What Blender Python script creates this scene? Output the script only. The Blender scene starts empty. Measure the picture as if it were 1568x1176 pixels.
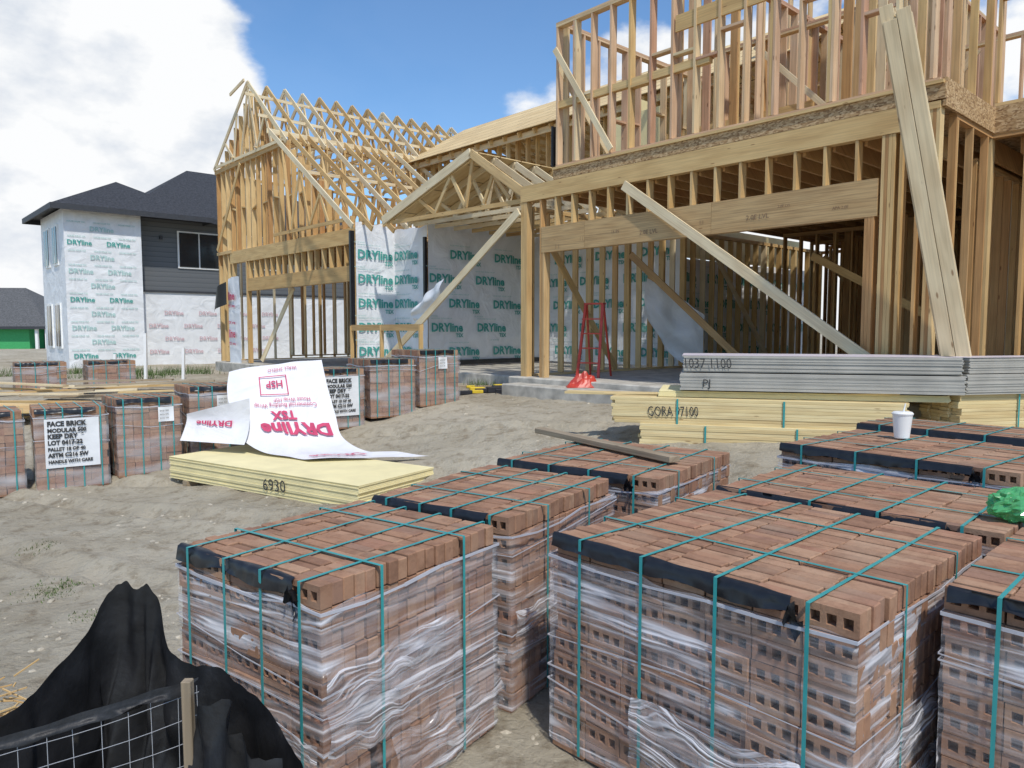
import bpy, math, random
from mathutils import Vector, Matrix, noise
random.seed(7)
R=random.random
def U(a,b): return a+(b-a)*R()
scene=bpy.context.scene
COL=scene.collection

# ------------------------------------------------------------------ materials
def new_mat(name):
    m=bpy.data.materials.new(name); m.use_nodes=True
    nt=m.node_tree; b=nt.nodes['Principled BSDF']
    return m,nt,b
def N(nt,t,**k):
    n=nt.nodes.new(t)
    for a,v in k.items():
        if a in n.inputs: n.inputs[a].default_value=v
        else: setattr(n,a,v)
    return n
def ramp(nt,stops):
    r=nt.nodes.new('ShaderNodeValToRGB'); cr=r.color_ramp
    cr.elements[0].position=stops[0][0]; cr.elements[0].color=(*stops[0][1],1)
    cr.elements[1].position=stops[-1][0]; cr.elements[1].color=(*stops[-1][1],1)
    for p,c in stops[1:-1]:
        e=cr.elements.new(p); e.color=(*c,1)
    return r
def mixc(nt,mode,fac,a,b):
    m=nt.nodes.new('ShaderNodeMix'); m.data_type='RGBA'; m.blend_type=mode
    for sock,val in ((m.inputs[0],fac),(m.inputs[6],a),(m.inputs[7],b)):
        if hasattr(val,'is_output'): nt.links.new(val,sock)
        elif isinstance(val,(int,float)): sock.default_value=val
        else: sock.default_value=(*val,1)
    return m.outputs[2]
def mapping(nt,coord,scale=(1,1,1),rot=(0,0,0)):
    tc=N(nt,'ShaderNodeTexCoord'); mp=N(nt,'ShaderNodeMapping')
    mp.inputs['Scale'].default_value=scale; mp.inputs['Rotation'].default_value=rot
    nt.links.new(tc.outputs[coord],mp.inputs[0]); return mp.outputs[0]
def bump(nt,b,h,strength=.3,dist=.01):
    bp=N(nt,'ShaderNodeBump'); bp.inputs['Strength'].default_value=strength
    bp.inputs['Distance'].default_value=dist
    nt.links.new(h,bp.inputs['Height']); nt.links.new(bp.outputs[0],b.inputs['Normal'])
def mth2(nt,op,a,b,clamp=False):
    n=N(nt,'ShaderNodeMath',operation=op,use_clamp=clamp)
    for i,v in enumerate((a,b)):
        if v is None: continue
        if isinstance(v,(int,float)): n.inputs[i].default_value=v
        else: nt.links.new(v,n.inputs[i])
    return n.outputs[0]
def simple(name,col,rough=.6,var=.15,scale=8,metal=0,coord='Object'):
    m,nt,b=new_mat(name)
    n=N(nt,'ShaderNodeTexNoise',Scale=scale,Detail=4.0)
    nt.links.new(mapping(nt,coord),n.inputs[0])
    d=tuple(c*(1-var) for c in col); l=tuple(min(1,c*(1+var)) for c in col)
    r=ramp(nt,[(.3,d),(.7,l)]); nt.links.new(n.outputs[0],r.inputs[0])
    nt.links.new(r.outputs[0],b.inputs['Base Color'])
    b.inputs['Roughness'].default_value=rough; b.inputs['Metallic'].default_value=metal
    bump(nt,b,n.outputs[0],.15,.01)
    return m
def wood(name,cols,grain=.5):
    m,nt,b=new_mat(name)
    g=N(nt,'ShaderNodeNewGeometry'); r=ramp(nt,[(i/(len(cols)-1),c) for i,c in enumerate(cols)])
    nt.links.new(g.outputs['Random Per Island'],r.inputs[0])
    n=N(nt,'ShaderNodeTexNoise',Scale=1.0,Detail=4.0,Distortion=.6)
    nt.links.new(mapping(nt,'UV',(1.3,38,1)),n.inputs[0])
    r2=ramp(nt,[(.3,(1-grain,)*3),(.6,(1.0,1.0,1.0))]); nt.links.new(n.outputs[0],r2.inputs[0])
    c=mixc(nt,'MULTIPLY',.7,r.outputs[0],r2.outputs[0])
    n2=N(nt,'ShaderNodeTexNoise',Scale=1.6,Detail=2.0)
    nt.links.new(mapping(nt,'UV',(1,3,1)),n2.inputs[0])
    r3=ramp(nt,[(.35,(.76,.69,.62)),(.6,(1,1,1))]); nt.links.new(n2.outputs[0],r3.inputs[0])
    c=mixc(nt,'MULTIPLY',.6,c,r3.outputs[0])
    v=N(nt,'ShaderNodeTexVoronoi',Scale=1.0); nt.links.new(mapping(nt,'UV',(2.2,7,1)),v.inputs[0])
    r4=ramp(nt,[(.05,(.3,.17,.09)),(.10,(1,1,1))]); nt.links.new(v.outputs['Distance'],r4.inputs[0])
    c=mixc(nt,'MULTIPLY',.75,c,r4.outputs[0])
    nt.links.new(c,b.inputs['Base Color']); b.inputs['Roughness'].default_value=.75
    bump(nt,b,n.outputs[0],.25,.004)
    return m
M={}
M['lum']=wood('pine_lumber',[(.62,.40,.16),(.73,.52,.24),(.65,.43,.18),(.79,.59,.30),(.59,.37,.15)],.32)
M['lumo']=wood('orange_lumber',[(.53,.28,.11),(.66,.41,.17),(.48,.26,.10),(.68,.47,.23)],.38)
M['lump']=wood('pink_lumber',[(.62,.40,.26),(.76,.55,.34),(.58,.34,.22),(.76,.60,.35),(.68,.47,.27)],.33)
M['pale']=wood('pale_lumber',[(.80,.67,.42),(.84,.72,.49),(.74,.59,.36)],.25)
M['lvl']=wood('laminated_beam',[(.56,.38,.18),(.60,.40,.19)],.55)
M['oldw']=wood('weathered_wood',[(.42,.33,.22),(.50,.41,.28),(.33,.26,.18)],.5)
def osb():
    m,nt,b=new_mat('osb')
    v=N(nt,'ShaderNodeTexVoronoi',Scale=1.0); nt.links.new(mapping(nt,'Object',(26,26,60),(0.3,.5,.2)),v.inputs[0])
    sep=N(nt,'ShaderNodeSeparateColor'); nt.links.new(v.outputs['Color'],sep.inputs[0])
    r=ramp(nt,[(0,(.22,.12,.05)),(.5,(.44,.28,.13)),(1,(.60,.43,.24))]); nt.links.new(sep.outputs[0],r.inputs[0])
    nt.links.new(r.outputs[0],b.inputs['Base Color']); b.inputs['Roughness'].default_value=.8
    return m
M['osb']=osb()
def plymat():
    m,nt,b=new_mat('plywood')
    n=N(nt,'ShaderNodeTexNoise',Scale=1.0,Detail=4.0); nt.links.new(mapping(nt,'Object',(1,9,9)),n.inputs[0])
    r=ramp(nt,[(.3,(.64,.45,.21)),(.7,(.80,.62,.34))]); nt.links.new(n.outputs[0],r.inputs[0])
    br=N(nt,'ShaderNodeTexBrick'); br.inputs['Scale'].default_value=.41; br.inputs['Mortar Size'].default_value=.006
    br.inputs['Color1'].default_value=(1,1,1,1); br.inputs['Color2'].default_value=(.85,.83,.8,1); br.inputs['Mortar'].default_value=(.2,.15,.1,1)
    nt.links.new(mapping(nt,'Object'),br.inputs[0])
    c=mixc(nt,'MULTIPLY',1,r.outputs[0],br.outputs[0])
    nt.links.new(c,b.inputs['Base Color']); b.inputs['Roughness'].default_value=.75
    return m
M['ply']=plymat()
def brickm():
    m,nt,b=new_mat('clay_brick')
    g=N(nt,'ShaderNodeNewGeometry')
    r=ramp(nt,[(0,(.25,.130,.078)),(.25,(.325,.175,.105)),(.5,(.375,.205,.122)),(.75,(.42,.25,.155)),(.9,(.36,.18,.11)),(1,(.27,.16,.11))])
    nt.links.new(g.outputs['Random Per Island'],r.inputs[0])
    n=N(nt,'ShaderNodeTexNoise',Scale=14.0,Detail=6.0,Roughness=.7); nt.links.new(mapping(nt,'Object'),n.inputs[0])
    r2=ramp(nt,[(.3,(.62,.58,.55)),(.55,(1,1,1)),(.75,(1.0,1.0,1.0))]); nt.links.new(n.outputs[0],r2.inputs[0])
    c=mixc(nt,'MULTIPLY',.9,r.outputs[0],r2.outputs[0])
    n3=N(nt,'ShaderNodeTexNoise',Scale=3.0,Detail=4.0); nt.links.new(mapping(nt,'Object'),n3.inputs[0])
    r3=ramp(nt,[(.50,(0,0,0)),(.75,(.4,.4,.4))]); nt.links.new(n3.outputs[0],r3.inputs[0])
    c=mixc(nt,'MIX',r3.outputs[0],c,(.48,.35,.24))
    nt.links.new(c,b.inputs['Base Color']); b.inputs['Roughness'].default_value=.9
    n4=N(nt,'ShaderNodeTexNoise',Scale=90.0,Detail=3.0); nt.links.new(mapping(nt,'Object'),n4.inputs[0])
    bump(nt,b,n4.outputs[0],.4,.004)
    return m
M['brick']=brickm()
M['core']=simple('shade_dark_core',(.06,.04,.03),.95)  # near-black filler: darkness of fork openings and gaps put into the colour
def filmm():
    m,nt,b=new_mat('stretch_film')
    out=nt.nodes['Material Output']
    b.inputs['Base Color'].default_value=(.80,.80,.84,1); b.inputs['Roughness'].default_value=.16
    b.inputs['Specular IOR Level'].default_value=1.0
    def nz(scale,rot,det=3.0,dis=.4):
        n=N(nt,'ShaderNodeTexNoise',Scale=1.0,Detail=det,Roughness=.5,Distortion=dis)
        nt.links.new(mapping(nt,'UV',scale,rot),n.inputs[0]); return n.outputs[0]
    def lines(n,k,top):
        a=mth2(nt,'ABSOLUTE',mth2(nt,'SUBTRACT',n,.5),0)
        return mth2(nt,'MULTIPLY',mth2(nt,'SUBTRACT',1.0,mth2(nt,'MULTIPLY',a,k),True),top)
    def patch(n,lo,hi,top):
        r=ramp(nt,[(lo,(0,0,0)),(hi,(top,)*3)]); nt.links.new(n,r.inputs[0]); return r.outputs[0]
    n1=nz((.45,9,1),(0,0,.14)); n2=nz((.5,8,1),(0,0,-.5)); n4=nz((1.1,2.4,1),(0,0,.35),2)
    s=mth2(nt,'ADD',lines(n1,24,.6),lines(n2,30,.5))
    gate=patch(n4,.42,.60,1.0)
    s=mth2(nt,'MULTIPLY',s,mth2(nt,'ADD',gate,.16))
    s=mth2(nt,'ADD',s,patch(n1,.57,.75,.42)); s=mth2(nt,'ADD',s,patch(n4,.48,.74,.30))
    s=mth2(nt,'ADD',s,.07,True); s=mth2(nt,'MINIMUM',s,.78)
    tr=N(nt,'ShaderNodeBsdfTransparent'); mx=N(nt,'ShaderNodeMixShader')
    nt.links.new(s,mx.inputs[0]); nt.links.new(tr.outputs[0],mx.inputs[1]); nt.links.new(b.outputs[0],mx.inputs[2])
    nt.links.new(mx.outputs[0],out.inputs[0])
    bump(nt,b,mth2(nt,'ADD',n1,n2),1.0,.06)
    return m
M['film']=filmm()
def film2():
    m,nt,b=new_mat('thin_film')
    out=nt.nodes['Material Output']
    b.inputs['Base Color'].default_value=(.72,.72,.75,1); b.inputs['Roughness'].default_value=.2
    n=N(nt,'ShaderNodeTexNoise',Scale=1.0,Detail=2.0); nt.links.new(mapping(nt,'UV',(1.2,5,1),(0,0,.3)),n.inputs[0])
    r=ramp(nt,[(.45,(.10,.10,.10)),(.75,(.6,.6,.6))]); nt.links.new(n.outputs[0],r.inputs[0])
    tr=N(nt,'ShaderNodeBsdfTransparent'); mx=N(nt,'ShaderNodeMixShader')
    nt.links.new(r.outputs[0],mx.inputs[0]); nt.links.new(tr.outputs[0],mx.inputs[1]); nt.links.new(b.outputs[0],mx.inputs[2])
    nt.links.new(mx.outputs[0],out.inputs[0]); return m
M['film2']=film2()
M['teal']=simple('teal_strap',(.04,.32,.32),.35,.1)
M['black']=simple('black_plastic',(.012,.013,.016),.35,.3,20)
def fabric():
    m,nt,b=new_mat('black_geotextile')
    w=N(nt,'ShaderNodeTexNoise',Scale=9.0,Detail=6.0); nt.links.new(mapping(nt,'Object'),w.inputs[0])
    r=ramp(nt,[(.4,(.009,.009,.010)),(.68,(.022,.022,.024)),(.8,(.09,.08,.065))]); nt.links.new(w.outputs[0],r.inputs[0])
    nt.links.new(r.outputs[0],b.inputs['Base Color']); b.inputs['Roughness'].default_value=.5
    bump(nt,b,w.outputs[0],.5,.02)
    return m
M['fabric']=fabric()
def wrapm(name,col):
    m,nt,b=new_mat(name)
    n=N(nt,'ShaderNodeTexNoise',Scale=1.7,Detail=5.0,Distortion=1.2); nt.links.new(mapping(nt,'Object'),n.inputs[0])
    r=ramp(nt,[(.3,tuple(c*.84 for c in col)),(.7,col)]); nt.links.new(n.outputs[0],r.inputs[0])
    nt.links.new(r.outputs[0],b.inputs['Base Color']); b.inputs['Roughness'].default_value=.5
    bump(nt,b,n.outputs[0],.8,.07)
    return m
M['wrap']=wrapm('house_wrap',(.82,.84,.86))
M['wrapw']=wrapm('house_wrap_clean',(.82,.81,.82))
M['green']=simple('green_print',(.07,.34,.30),.6)
M['red']=simple('magenta_print',(.55,.05,.13),.6)
M['pinkp']=simple('pink_print',(.60,.44,.47),.6)
M['lgreen']=simple('pale_green_print',(.40,.58,.56),.6)
M['ink']=simple('black_ink',(.04,.04,.04),.6)
M['ink2']=simple('faded_ink',(.20,.13,.08),.7)
M['yel']=simple('yellow_sheathing',(.82,.72,.40),.8,.08,3)
M['cem']=simple('cement_board',(.46,.44,.39),.8,.14,3)
M['cemtop']=simple('board_top_film',(.66,.60,.64),.4,.08,3)
M['paper']=simple('white_paper',(.78,.79,.80),.5,.05)
M['white']=simple('white_foam',(.85,.85,.83),.45,.03)
M['cord']=simple('film_rope',(.52,.52,.56),.25,.1)
M['wire']=simple('steel_wire',(.42,.43,.45),.4,.1)
M['redp']=simple('red_paint',(.5,.05,.03),.4)
M['glass']=simple('dark_glass',(.02,.025,.03),.08,.1)
M['shing']=simple('dark_shingles',(.035,.037,.043),.85,.5,14)
M['gshing']=simple('grey_shingles',(.10,.10,.10),.85,.4,10)
M['greens']=simple('green_sheathing',(.05,.36,.12),.7,.1)
M['conc']=simple('concrete',(.46,.43,.37),.85,.3,5)
M['trim']=simple('dark_trim',(.04,.043,.05),.6)
M['toolb']=simple('tool_black',(.02,.02,.025),.5)
M['tooly']=simple('tool_yellow',(.7,.5,.03),.5)
def siding():
    m,nt,b=new_mat('grey_lap_siding')
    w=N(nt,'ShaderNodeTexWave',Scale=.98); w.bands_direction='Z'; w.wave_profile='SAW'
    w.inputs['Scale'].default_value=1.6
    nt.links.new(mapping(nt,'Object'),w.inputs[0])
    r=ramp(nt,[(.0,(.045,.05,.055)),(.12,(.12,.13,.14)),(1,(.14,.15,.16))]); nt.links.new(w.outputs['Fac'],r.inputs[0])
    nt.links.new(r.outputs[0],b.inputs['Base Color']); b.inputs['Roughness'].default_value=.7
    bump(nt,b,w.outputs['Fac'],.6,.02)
    return m
M['siding']=siding()
def greenbag():
    m,nt,b=new_mat('green_plastic')
    b.inputs['Base Color'].default_value=(.12,.52,.20,1); b.inputs['Roughness'].default_value=.15
    b.inputs['Transmission Weight'].default_value=.4
    return m
M['gbag']=greenbag()
M['grass']=simple('grass_blades',(.08,.13,.03),.8,.4,20)
def groundm():
    m,nt,b=new_mat('sandy_dirt')
    co=mapping(nt,'Object')
    n=N(nt,'ShaderNodeTexNoise',Scale=.55,Detail=8.0,Roughness=.62); nt.links.new(co,n.inputs[0])
    r=ramp(nt,[(.30,(.29,.235,.165)),(.42,(.41,.355,.26)),(.56,(.50,.445,.34)),(.8,(.57,.51,.40))]); nt.links.new(n.outputs[0],r.inputs[0])
    n2=N(nt,'ShaderNodeTexNoise',Scale=5.0,Detail=8.0,Roughness=.72); nt.links.new(co,n2.inputs[0])
    r2=ramp(nt,[(.36,(.55,.50,.44)),(.50,(1,1,1)),(.72,(1,1,1))]); nt.links.new(n2.outputs[0],r2.inputs[0])
    c=mixc(nt,'MULTIPLY',.75,r.outputs[0],r2.outputs[0])
    nt.links.new(c,b.inputs['Base Color']); b.inputs['Roughness'].default_value=.95
    n4=N(nt,'ShaderNodeTexNoise',Scale=14.0,Detail=8.0,Roughness=.72); nt.links.new(co,n4.inputs[0])
    bump(nt,b,n4.outputs[0],.9,.07)
    return m
M['ground']=groundm()
M['stone']=simple('clods',(.46,.41,.32),.95,.3,30)

# ------------------------------------------------------------------ mesh builder
class MB:
    def __init__(s): s.v=[];s.f=[];s.mi=[];s.uv=[]
    def hexa(s,pts,uvs,mi=0):
        k=len(s.v); s.v+=pts; s.uv+=uvs
        for f in ((0,3,2,1),(4,5,6,7),(0,1,5,4),(1,2,6,5),(2,3,7,6),(3,0,4,7)):
            s.f.append(tuple(k+i for i in f)); s.mi.append(mi)
    def frame(s,c,ax,ay,az,mi=0):
        o1,o2=U(0,50),U(0,50); L=ax.length;w=ay.length;h=az.length
        P=[];Q=[]
        for sx,sy,sz in ((-1,-1,-1),(1,-1,-1),(1,1,-1),(-1,1,-1),(-1,-1,1),(1,-1,1),(1,1,1),(-1,1,1)):
            P.append(c+ax*sx+ay*sy+az*sz); Q.append((o1+sx*L,o2+sy*w+sz*h*1.6))
        s.hexa(P,Q,mi)
    def beam(s,p,q,w,h,mi=0,up=(0,0,1)):
        p=Vector(p);q=Vector(q);d=q-p
        if d.length<1e-5: return
        u=Vector(up); dn=d.normalized()
        if abs(dn.dot(u))>.98: u=Vector((0,1,0))
        side=dn.cross(u).normalized(); u2=side.cross(dn).normalized()
        s.frame((p+q)/2,d/2,side*w/2,u2*h/2,mi)
    def post(s,x,y,z0,z1,wx,wy,mi=0):
        s.frame(Vector((x,y,(z0+z1)/2)),Vector((0,0,(z1-z0)/2)),Vector((0,wy/2,0)),Vector((-wx/2,0,0)),mi)
    def box(s,x0,x1,y0,y1,z0,z1,mi=0):
        c=Vector(((x0+x1)/2,(y0+y1)/2,(z0+z1)/2))
        s.frame(c,Vector(((x1-x0)/2,0,0)),Vector((0,(y1-y0)/2,0)),Vector((0,0,(z1-z0)/2)),mi)
    def poly(s,pts,mi=0,uvs=None):
        k=len(s.v); s.v+=[Vector(p) for p in pts]; s.uv+=uvs or [(p[0],p[1]) for p in pts]
        s.f.append(tuple(range(k,k+len(pts)))); s.mi.append(mi)
    def grid(s,nu,nv,fn,mi=0):
        k=len(s.v)
        for j in range(nv+1):
            for i in range(nu+1):
                r=fn(i/nu,j/nv)
                if isinstance(r[0],(tuple,Vector)): s.v.append(Vector(r[0])); s.uv.append(r[1])
                else: s.v.append(Vector(r)); s.uv.append((i/nu,j/nv))
        for j in range(nv):
            for i in range(nu):
                a=k+j*(nu+1)+i
                s.f.append((a,a+1,a+nu+2,a+nu+1)); s.mi.append(mi)
    def add(s,vs,fs,mat,mi=0):
        k=len(s.v)
        for v in vs:
            s.v.append(mat(v)); s.uv.append((0,0))
        for f in fs: s.f.append(tuple(k+i for i in f)); s.mi.append(mi)
    def obj(s,name,mats,parent=None,bevel=0,smooth=False):
        me=bpy.data.meshes.new(name); me.from_pydata([tuple(v) for v in s.v],[],s.f)
        for m in mats: me.materials.append(M[m])
        me.polygons.foreach_set('material_index',s.mi)
        uvl=me.uv_layers.new(name='UVMap')
        li=[0]*len(me.loops); me.loops.foreach_get('vertex_index',li)
        flat=[0.0]*(2*len(li))
        for i,vi in enumerate(li):
            flat[2*i],flat[2*i+1]=s.uv[vi]
        uvl.data.foreach_set('uv',flat)
        if smooth: me.polygons.foreach_set('use_smooth',[True]*len(me.polygons))
        me.update()
        o=bpy.data.objects.new(name,me); COL.objects.link(o)
        if parent: o.parent=parent
        if bevel:
            b=o.modifiers.new('bevel','BEVEL'); b.width=bevel; b.segments=1; b.limit_method='ANGLE'
        return o
def empty(name,loc=(0,0,0),rz=0):
    e=bpy.data.objects.new(name,None); COL.objects.link(e); e.location=loc; e.rotation_euler=(0,0,rz); e.empty_display_size=.2
    return e
_tc={}
def text(st,bold=.012):
    if (st,bold) in _tc: return _tc[(st,bold)]
    cu=bpy.data.curves.new('t','FONT'); cu.body=st; cu.size=1; cu.offset=bold; cu.resolution_u=2
    o=bpy.data.objects.new('t',cu); COL.objects.link(o)
    dg=bpy.context.evaluated_depsgraph_get(); dg.update()
    me=bpy.data.meshes.new_from_object(o.evaluated_get(dg))
    vs=[v.co.copy() for v in me.vertices]; fs=[tuple(p.vertices) for p in me.polygons]
    bpy.data.objects.remove(o); bpy.data.meshes.remove(me); bpy.data.curves.remove(cu)
    _tc[(st,bold)]=(vs,fs); return vs,fs
def stamp(mb,st,org,right,up,size,mi=0,bold=.03,sx=1.0):
    vs,fs=text(st,bold); o=Vector(org);r=Vector(right).normalized();u=Vector(up).normalized()
    mb.add(vs,fs,lambda v:o+r*v.x*size*sx+u*v.y*size,mi)

# ------------------------------------------------------------------ terrain
def sm(t):
    t=max(0,min(1,t)); return t*t*(3-2*t)
def nco(x,y): return (x-.16)*.741+(y-14)*.671
def g0(x,y):
    n=nco(x,y)
    a=(n+7.5)/5.7; b=(n+5.2)/2.5
    w=sm((x+2)/2.5); t=a*(1-w)+b*w
    t=max(t,(y-10)/7.0)
    return .60*sm(t)+.22*sm((n+3.2)/2.6)*sm((x+6)/4)
def g(x,y):
    z=g0(x,y)
    if -30<x<30 and -5<y<45:
        z+=.045*noise.fractal(Vector((x*.6,y*.6,1.3)),1,2,5)
        z+=.020*noise.fractal(Vector((x*4,y*4,7.3)),1,2,4)
        if x<1.2:
            for k,off in enumerate((0,1.7,2.9,4.4)):
                d=(y-(7.0+off)) - (x+6)*(-.34+.05*k) - .25*math.sin(x*.7+k)
                z-=.05*math.exp(-(d/.15)**2)*(1+.5*math.sin(x*16+off))
                z+=.034*math.exp(-((abs(d)-.28)/.10)**2)
    return z
def axis(fine0,fine1,st,mid0,mid1,st2,far0,far1):
    a=[]; v=fine0
    while v<=fine1: a.append(v); v+=st
    v=fine1+st2
    while v<mid1: a.append(v); v+=st2
    s=st2*1.6
    while v<far1: a.append(v); v+=s; s*=1.5
    a.append(far1); l=[]; v=fine0-st2
    while v>mid0: l.append(v); v-=st2
    s=st2*1.6
    while v>far0: l.append(v); v-=s; s*=1.5
    l.append(far0); return l[::-1]+a
xs=axis(-9,6,.06,-26,14,.4,-900,900); ys=axis(1.2,15,.06,-6,34,.4,-300,1200)
mb=MB()
for y in ys:
    for x in xs: mb.v.append(Vector((x,y,g(x,y)))); mb.uv.append((x,y))
nx_=len(xs)
for j in range(len(ys)-1):
    for i in range(nx_-1):
        a=j*nx_+i; mb.f.append((a,a+1,a+nx_+1,a+nx_)); mb.mi.append(0)
mb.obj('ground',['ground'],smooth=True)
phi=(1+5**.5)/2
ICO=[Vector(p).normalized() for p in ((-1,phi,0),(1,phi,0),(-1,-phi,0),(1,-phi,0),(0,-1,phi),(0,1,phi),(0,-1,-phi),(0,1,-phi),(phi,0,-1),(phi,0,1),(-phi,0,-1),(-phi,0,1))]
ICF=[(0,11,5),(0,5,1),(0,1,7),(0,7,10),(0,10,11),(1,5,9),(5,11,4),(11,10,2),(10,7,6),(7,1,8),(3,9,4),(3,4,2),(3,2,6),(3,6,8),(3,8,9),(4,9,5),(2,4,11),(6,2,10),(8,6,7),(9,8,1)]
mb=MB()
for i in range(5200):
    y=1.5+14*R()**1.2; x=U(-.75,.25)*y if R()<.85 else U(-.8,.75)*y
    if noise.noise(Vector((x*.7,y*.7,3)))<-.05: continue
    s=.004+.028*R()**6
    sc=Vector((s*U(.7,1.3),s*U(.7,1.3),s*U(.5,.9))); z=g(x,y)-s*.2
    mb.add(ICO,ICF,lambda v:Vector((x+v.x*sc.x*U(.8,1.2),y+v.y*sc.y*U(.8,1.2),z+v.z*sc.z)))
mb.obj('gravel',['stone'])
mb=MB()
def tuft(cx,cy,r,n,h):
    for i in range(n):
        x=cx+random.gauss(0,r);y=cy+random.gauss(0,r);z=g(x,y)-.01
        a=U(0,6.28);hh=h*U(.4,1);dx=math.cos(a);dy=math.sin(a);l=U(.2,.8)*hh
        mb.poly([(x-dy*.006,y+dx*.006,z),(x+dy*.006,y-dx*.006,z),(x+dx*l,y+dy*l,z+hh)])
tuft(-3.55,5.6,.10,420,.035); tuft(-5.4,7.2,.1,120,.04); tuft(-3.0,5.0,.06,80,.03); tuft(-4.3,6.6,.08,120,.035)
for k in range(26): tuft(U(-19,-10),U(21,24.5),.35,90,.28)
for k in range(8): tuft(-13.5+k*.55,23.2+U(-.3,.3),.2,110,.38)
tuft(-.6,15.3,.2,160,.2); tuft(.9,13.0,.15,80,.15)
mb.obj('grass',['grass'])

# ------------------------------------------------------------------ brick pallets
def brick_with_holes(mb,x0,x1,y0,y1,z0,z1):
    L=x1-x0;H=z1-z0;k=len(mb.v)
    xc=[0]
    for c in (.2,.5,.8): xc+= [c*L-.018,c*L+.018]
    xc.append(L); zc=[0,H/2-.020,H/2+.020,H]
    for z in zc:
        for x in xc: mb.v.append(Vector((x0+x,y0,z0+z)))
    for x,z in ((0,0),(L,0),(L,H),(0,H)): mb.v.append(Vector((x0+x,y1,z0+z)))
    b=k+32
    fs=[]
    for j in range(3):
        for i in range(7):
            q=(k+j*8+i,k+j*8+i+1,k+(j+1)*8+i+1,k+(j+1)*8+i)
            if j==1 and i%2==1:
                n=len(mb.v)
                for w in q: v=mb.v[w]; mb.v.append(Vector((v.x,v.y+.052,v.z)))
                fs.append((n,n+1,n+2,n+3))
                for e in range(4):
                    e2=(e+1)%4; fs.append((q[e],q[e2],n+e2,n+e))
            else: fs.append(q)
    fs.append((b+1,b,b+3,b+2))
    fs.append(tuple([b,b+1]+[k+i for i in range(7,-1,-1)]))
    fs.append(tuple([b+2,b+3]+[k+24+i for i in range(8)]))
    fs.append((b,k,k+8,k+16,k+24,b+3))
    fs.append((b+1,b+2,k+31,k+23,k+15,k+7))
    for f in fs: mb.f.append(f); mb.mi.append(0)
    while len(mb.uv)<len(mb.v): mb.uv.append((0,0))
def pallet(ox,oy,oz,ang,W,D,nc=11,near=False,holes=False,label=None,seed=0,fork=True):
    random.seed(seed+100)
    e=empty('brick_pallet',(ox,oy,oz),math.radians(ang))
    ch=.0945; nx=round(W/.2); bl=W/nx; ny=round(D/.0605); bt=D/ny; H=nc*ch
    mb=MB(); mh=MB()
    lean=(U(-.02,.02),U(-.012,.012))
    for c in range(nc):
        lx=lean[0]*c/nc+U(-.005,.005); ly=lean[1]*c/nc+U(-.004,.004)
        for ix in range(nx):
            for iy in range(ny):
                if not(iy in(0,ny-1) or ix in(0,nx-1) or c==nc-1): continue
                if fork and c==1 and (ny*.2<iy<ny*.32 or ny*.68<iy<ny*.8): continue
                if fork and c==2 and iy in (int(ny*.26),int(ny*.74)): continue
                j=.004 if c<nc-1 else .008
                x0=ix*bl+lx+U(-j,j)*.6; y0=iy*bt+ly+U(-j,j)*.5; z0=c*ch+U(0,.0015)
                gx=.003; zt=z0+ch-.0035+(U(-.004,.006) if c==nc-1 else 0)
                if iy==0: y0+=U(-.007,.007)
                if holes and iy==0: brick_with_holes(mh,x0+gx,x0+bl-gx,y0,y0+bt-.003,z0,zt)
                else:
                    if ix==nx-1: x0+=U(-.008,.008)
                    mb.box(x0+gx,x0+bl-gx,y0+.001,y0+bt-.004,z0,zt)
    mb.obj('bricks',['brick'],e,bevel=.004 if near else 0)
    if holes: mh.obj('cored_bricks',['brick'],e)
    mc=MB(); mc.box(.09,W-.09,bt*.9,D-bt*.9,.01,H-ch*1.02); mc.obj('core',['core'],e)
    ms=MB(); w=.015
    top=H+.006
    for i in range(4):
        x=W*(.12+.255*i)+U(-.02,.02); sk=U(-.03,.03)
        ms.beam((x,-.026,top),(x+sk,D+.006,top),w,.0015)
        ms.box(x-w/2,x+w/2,-.0275,-.026,.02,top)
        ms.box(x+sk-w/2,x+sk+w/2,D+.006,D+.0075,.02,top)
    for i in range(2):
        y=D*(.27+.46*i)+U(-.03,.03); sk=U(-.03,.03)
        ms.beam((-.006,y,top+.002),(W+.024,y+sk,top+.002),w,.0015)
        ms.box(W+.024,W+.0255,y+sk-w/2,y+sk+w/2,.02,top+.002)
        ms.box(-.0075,-.006,y-w/2,y+w/2,.02,top+.002)
    ms.obj('straps',['teal'],e)
    mk=MB()
    nn=int(W*.84/.02); sd=seed*3.7
    def f(a,b):
        t=a*W*.84; wv=noise.noise(Vector((t*5,sd,0))); w2=noise.noise(Vector((t*13,sd,5))); w3=noise.noise(Vector((t*24,sd,b*3)))
        prof=[(.012+.03*wv,top-.003),(.0,top-.001),(-.014-.010*w2,top-.014+.01*w3),(-.018-.014*wv-.012*w3,H-.035+.012*w2),(-.024-.016*w2,H-.060-.032*wv)]
        p=prof[round(b*4)]; return (t,p[0],p[1])
    mk.grid(nn,4,f)
    if near:
        def tail(a,b):
            q=noise.noise(Vector((a*3,b*3,seed)))
            return (W*.84+.055*a-.02*b,-.03-.02*math.sin(a*3+b*4)+.02*q,H-.035-.085*b+.03*math.sin(a*5)+.03*q)
        mk.grid(6,6,tail)
    mk.obj('edge_plastic',['black'],e,smooth=True)
    mf=MB(); per=[]; d=.012; stp=.03 if near else .08
    def side(p,q):
        L=math.dist(p,q); n=max(2,int(L/stp))
        for i in range(n): t=i/n; per.append((p[0]+(q[0]-p[0])*t,p[1]+(q[1]-p[1])*t))
    c4=[(-d,-d),(W+d,-d),(W+d,D+d),(-d,D+d)]
    for i in range(4): side(c4[i],c4[(i+1)%4])
    per.append(per[0]); n=len(per)-1; nv=26 if near else 10
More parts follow.
